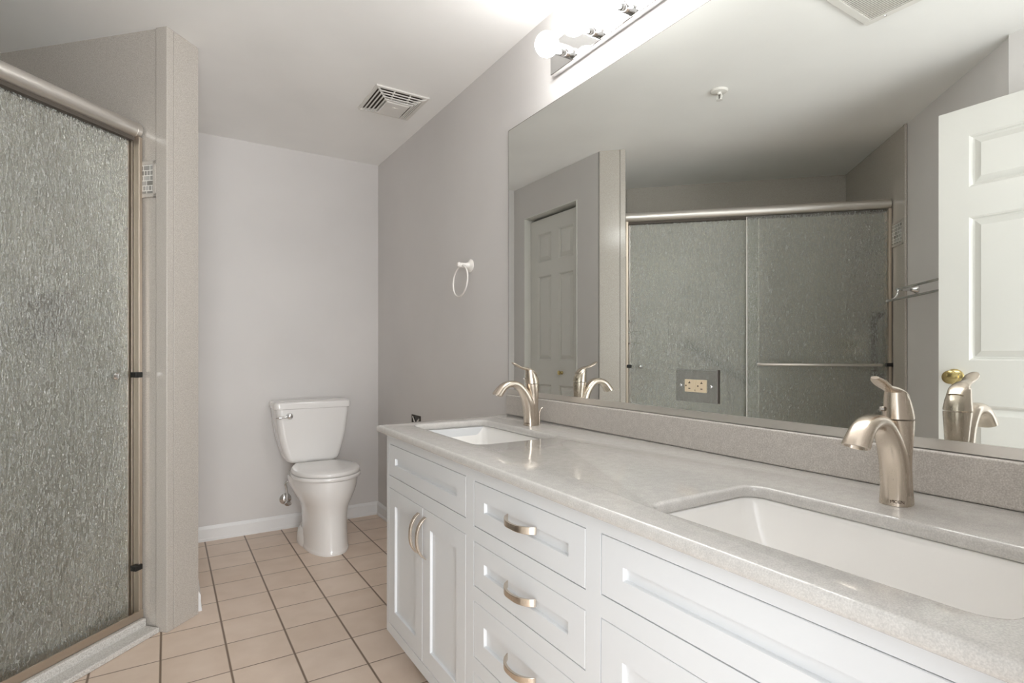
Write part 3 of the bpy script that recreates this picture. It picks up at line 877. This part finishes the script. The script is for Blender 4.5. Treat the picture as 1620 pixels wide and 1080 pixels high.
# shift tank so its bottom sits on the bowl deck
tank = finish('tank', bm, 'porcelain', tl, angle=45)
bm = bmesh.new(); lathe(bm, [(0.05, 0.412), (0.045, 0.458)], 24, (0.0, -0.17, 0)); finish('tank_gasket', bm, 'porcelain', tl)
bm = bmesh.new()
lid = [(0.785, 0.222, 0.119), (0.788, 0.2265, 0.1235), (0.812, 0.2275, 0.1245), (0.824, 0.224, 0.121), (0.829, 0.214, 0.111), (0.831, 0.18, 0.08)]
loft(bm, [[(x - 0.012, y, z) for x, y in rrect(2 * a, 2 * d, 0.03, 6, 0, yc - 0.002)] for z, a, d in lid])
finish('tank_lid', bm, 'porcelain', tl, angle=40)
bm = bmesh.new()
fy = yc - 0.118
lathe(bm, [(0.020, fy + 0.006), (0.021, fy - 0.006), (0.017, fy - 0.016), (0.008, fy - 0.021), (0, fy - 0.022)], 28, (-0.155, 0, 0.745), 'y')
lever = smooth_path([(-0.158, fy - 0.012, 0.745, 0.009), (-0.185, fy - 0.018, 0.741, 0.007), (-0.215, fy - 0.017, 0.739, 0.006), (-0.232, fy - 0.012, 0.739, 0.005)], 4)
sweep(bm, [q[:3] for q in lever], [q[3] for q in lever], 14)
finish('flush_lever', bm, 'chrome', tl)
# water supply
ws = thing('water_supply_valve', 'chrome shut-off valve and supply hose on the wall left of the toilet', 'valve', (-0.612, YB, 0.190))
bm = bmesh.new(); lathe(bm, [(0.036, -0.0006), (0.036, -0.004), (0.026, -0.012), (0.012, -0.017)], 32, (0, 0, 0), 'y'); finish('escutcheon', bm, 'chrome', ws)
bm = bmesh.new()
sweep(bm, [(0, -0.01, 0), (0, -0.07, 0)], 0.0085, 16); sweep(bm, [(0, -0.062, -0.004), (0, -0.062, 0.045)], 0.009, 16, up=Vector((1, 0, 0)))
finish('valve_body', bm, 'chrome', ws)
bm = bmesh.new(); sweep(bm, [(0.0, -0.070, 0.0), (0.0, -0.088, -0.006)], 0.008, 14)
sweep(bm, [(0.0, -0.088, -0.008), (0.0, -0.100, -0.012)], [(0.020, 0.013)] * 2, 22); finish('oval_handle', bm, 'chrome', ws)
bm = bmesh.new()
hs = smooth_path([(0, -0.062, 0.045), (-0.004, -0.062, 0.085), (-0.012, -0.066, 0.112), (0.012, -0.072, 0.128), (0.055, -0.082, 0.122), (0.085, -0.10, 0.135), (0.075, -0.115, 0.19), (0.045, -0.125, 0.235), (0.040, -0.128, 0.262)], 6)
sweep(bm, hs, 0.0055, 12); finish('supply_hose', bm, 'chrome', ws)

# ------------------------------------------------------------------ wall and ceiling fittings
tr = thing('towel_ring', 'white towel ring mounted on the grey wall left of the mirror', 'towel ring', (0, 2.381, 1.551))
bm = bmesh.new(); lathe(bm, [(0.032, -0.0006), (0.033, -0.005), (0.028, -0.010), (0.018, -0.016), (0.0125, -0.030), (0.0125, -0.058), (0.0135, -0.066), (0.009, -0.074), (0, -0.075)], 32, (0, 0, 0), 'x'); finish('mount', bm, 'ring', tr)
bm = bmesh.new(); pts = [(-0.052 - 0.006 * (1 - math.cos(2 * PI * k / 48)), 0.076 * math.sin(2 * PI * k / 48), -0.078 + 0.076 * math.cos(2 * PI * k / 48)) for k in range(48)]
sweep(bm, pts, 0.0042, 12, up=Vector((1, 0, 0)), closed=True); finish('ring', bm, 'ring', tr)

eb = thing('wall_box', 'uncovered black electrical box opening in the grey wall just above the countertop corner', 'electrical box', (0, 3.071, 0.700))
bm = bmesh.new()
for a in ((-0.067, -0.060, -0.056, 0.056), (0.060, 0.067, -0.056, 0.056), (-0.06, 0.06, 0.049, 0.056), (-0.06, 0.06, -0.056, -0.049)): box(bm, -0.004, -0.0005, *a)
finish('rim', bm, 'dark', eb, smooth=False)
bm = bmesh.new(); box(bm, -0.0015, -0.0005, -0.06, 0.06, -0.049, 0.049); finish('cavity', bm, 'black', eb, smooth=False)
bm = bmesh.new()
sweep(bm, [(-0.004, 0.05, 0.045), (-0.006, 0.0, 0.0), (-0.004, -0.05, -0.04)], [(0.003, 0.006)] * 3, 8); sweep(bm, [(-0.004, -0.05, 0.04), (-0.007, 0.0, 0.0), (-0.004, 0.05, -0.04)], [(0.003, 0.006)] * 3, 8)
finish('bracket', bm, 'satin', eb)

# exhaust fan
fx0, fx1, fy0, fy1 = -0.392, -0.112, 2.622, 2.932
fn = thing('exhaust_fan', 'small white louvred exhaust fan cover on the ceiling above the toilet area', 'vent', ((fx0 + fx1) / 2, (fy0 + fy1) / 2, H))
hw, hd = (fx1 - fx0) / 2, (fy1 - fy0) / 2
bm = bmesh.new()
def fring(i0, i1, z0, z1):
    a, b = hw - i0, hd - i0; c, d = hw - i1, hd - i1
    loft(bm, [[(x * p, y * q_, z) for x, y in ((-1, -1), (1, -1), (1, 1), (-1, 1))] for p, q_, z in ((a, b, z0), (a, b, z1), (c, d, z1), (c, d, z0))], closed=True)
fring(0, 0.016, -0.0005, -0.009)
z = -0.009
for k in range(1, 5):
    i0 = 0.004 + 0.0145 * k
    fring(i0 + 0.0015, i0 + 0.0085, -0.0075 - 0.0062 * k, -0.0115 - 0.0062 * k)
finish('louvres', bm, 'plastic', fn, bevel=0.001)
bm = bmesh.new()
a, b = hw - 0.078, hd - 0.078
loft(bm, [[(x * p, y * q_, z) for x, y in ((-1, -1), (1, -1), (1, 1), (-1, 1))] for p, q_, z in ((a, b, -0.020), (a, b, -0.038), (a - 0.004, b - 0.004, -0.0405))])
finish('cover_plate', bm, 'plastic', fn, smooth=False)
bm = bmesh.new(); box(bm, -0.014, 0.014, -0.033, -0.028, -0.0415, -0.0404); finish('badge', bm, 'ring', fn, smooth=False)
bm = bmesh.new(); box(bm, -hw + 0.012, hw - 0.012, -hd + 0.012, hd - 0.012, -0.005, -0.0006); finish('dark_interior', bm, 'dark', fn, smooth=False)
def rib(x, y, x2, y2, wx, wy, za):
    bm = bmesh.new()
    loft(bm, [[(x - wx, y - wy, -0.002), (x + wx, y + wy, -0.002), (x + wx, y + wy, -0.012), (x - wx, y - wy, -0.012)],
              [(x2 - wx, y2 - wy, -0.020), (x2 + wx, y2 + wy, -0.020), (x2 + wx, y2 + wy, za), (x2 - wx, y2 - wy, za)]])
    finish('rib', bm, 'plastic', fn, smooth=False)
for s in (-1, 1):
    for x in (-0.042, 0.042): rib(x, s * (hd - 0.012), x, s * (hd - 0.08), 0.0025, 0, -0.036)
    for q_ in (-1, 1): rib(s * (hw - 0.010), q_ * (hd - 0.010), s * (hw - 0.08), q_ * (hd - 0.08), 0, 0.004, -0.038)

# return air grille
vt = thing('ceiling_grille', 'square white slatted air grille on the ceiling, cut by the frame top in the mirror', 'vent', (-0.955, 0.94, H))
bm = bmesh.new()
hv = 0.165
for a in ((-hv, -hv + 0.03, -hv, hv), (hv - 0.03, hv, -hv, hv), (-hv + 0.03, hv - 0.03, -hv, -hv + 0.03), (-hv + 0.03, hv - 0.03, hv - 0.03, hv)): box(bm, a[0], a[1], a[2], a[3], -0.012, -0.0006)
finish('frame', bm, 'plastic', vt, bevel=0.003)
bm = bmesh.new(); box(bm, -hv + 0.028, hv - 0.028, -hv + 0.028, hv - 0.028, -0.002, -0.0006); finish('dark_interior', bm, 'dark', vt, smooth=False)
bm = bmesh.new()
k = -hv + 0.036
while k < hv - 0.032:
    loft(bm, [[(k, y, -0.0095), (k + 0.0062, y, -0.0095), (k + 0.0062, y, -0.0115), (k, y, -0.0115)] for y in (-hv + 0.029, hv - 0.029)])
    k += 0.0118
finish('slats', bm, 'plastic', vt, smooth=False)
for y in (-0.09, 0.09):
    bm = bmesh.new(); lathe(bm, [(0.004, -0.0118), (0.003, -0.0145), (0, -0.015)], 14, (-hv + 0.015, y, 0)); finish('screw', bm, 'chrome', vt)

# sprinkler
sp = thing('fire_sprinkler', 'small white fire sprinkler head on the ceiling, seen in the mirror', 'sprinkler', (-1.10, 1.78, H))
bm = bmesh.new(); lathe(bm, [(0.042, -0.0006), (0.042, -0.003), (0.036, -0.009), (0.016, -0.012), (0.012, -0.010)], 36); finish('escutcheon', bm, 'plastic', sp)
bm = bmesh.new()
lathe(bm, [(0.011, -0.010), (0.010, -0.020), (0.006, -0.021)], 20)
for s in (-1, 1):
    pts = smooth_path([(0, s * 0.009, -0.018), (0, s * 0.0145, -0.026), (0, s * 0.0135, -0.038), (0, s * 0.003, -0.046)], 5)
    sweep(bm, pts, 0.0026, 10, up=Vector((1, 0, 0)))
finish('yoke', bm, 'plastic', sp)
bm = bmesh.new(); lathe(bm, [(0.0025, -0.020), (0.0025, -0.044)], 12); finish('glass_pin', bm, 'dark', sp)
bm = bmesh.new(); lathe(bm, [(0.004, -0.044), (0.016, -0.047), (0.016, -0.0485), (0, -0.049)], 24); finish('deflector', bm, 'plastic', sp)

# double towel bar on the diagonal wall: local x = out of the wall, y = along it (towards the shower positive)
db = thing('double_towel_bar', 'chrome double towel bar on the diagonal wall beside the shower, seen in the mirror', 'towel bar', P(SN - 0.009, 2.575, 1.478), (0, 0, Q))
for y in (0.0, -0.60):
    bm = bmesh.new(); lathe(bm, [(0.027, 0.0006), (0.027, 0.005), (0.020, 0.012), (0.012, 0.030), (0.009, 0.045), (0.009, 0.075)], 28, (0, y, 0), 'x')
    mt = finish('mount', bm, 'chrome', db)
    bm = bmesh.new(); sweep(bm, smooth_path([(0.062, y, 0.0, 0.006), (0.092, y, 0.006, 0.006), (0.098, y, 0.000, 0.006), (0.104, y, -0.030, 0.005), (0.122, y, -0.052, 0.005), (0.140, y, -0.060, 0.006)], 5) and [q[:3] for q in smooth_path([(0.062, y, 0.0), (0.086, y, 0.004), (0.094, y, -0.004), (0.100, y, -0.030), (0.118, y, -0.052), (0.140, y, -0.060)], 5)], 0.0055, 12, flat=(0, 1, 0))
    finish('bracket_arm', bm, 'chrome', mt)
for x, z in ((0.090, 0.004), (0.140, -0.061)):
    bm = bmesh.new(); sweep(bm, [(x, 0.012, z), (x, -0.612, z)], 0.0068, 16)
    b_ = finish('bar', bm, 'chrome', db)
    for y in (0.010, -0.610):
        bm = bmesh.new(); lathe(bm, [(0.0085, y), (0.0095, y + 0.004), (0.0085, y + 0.009), (0, y + 0.011)], 16, (x, 0, z), 'y'); finish('end_cap', bm, 'chrome', b_)
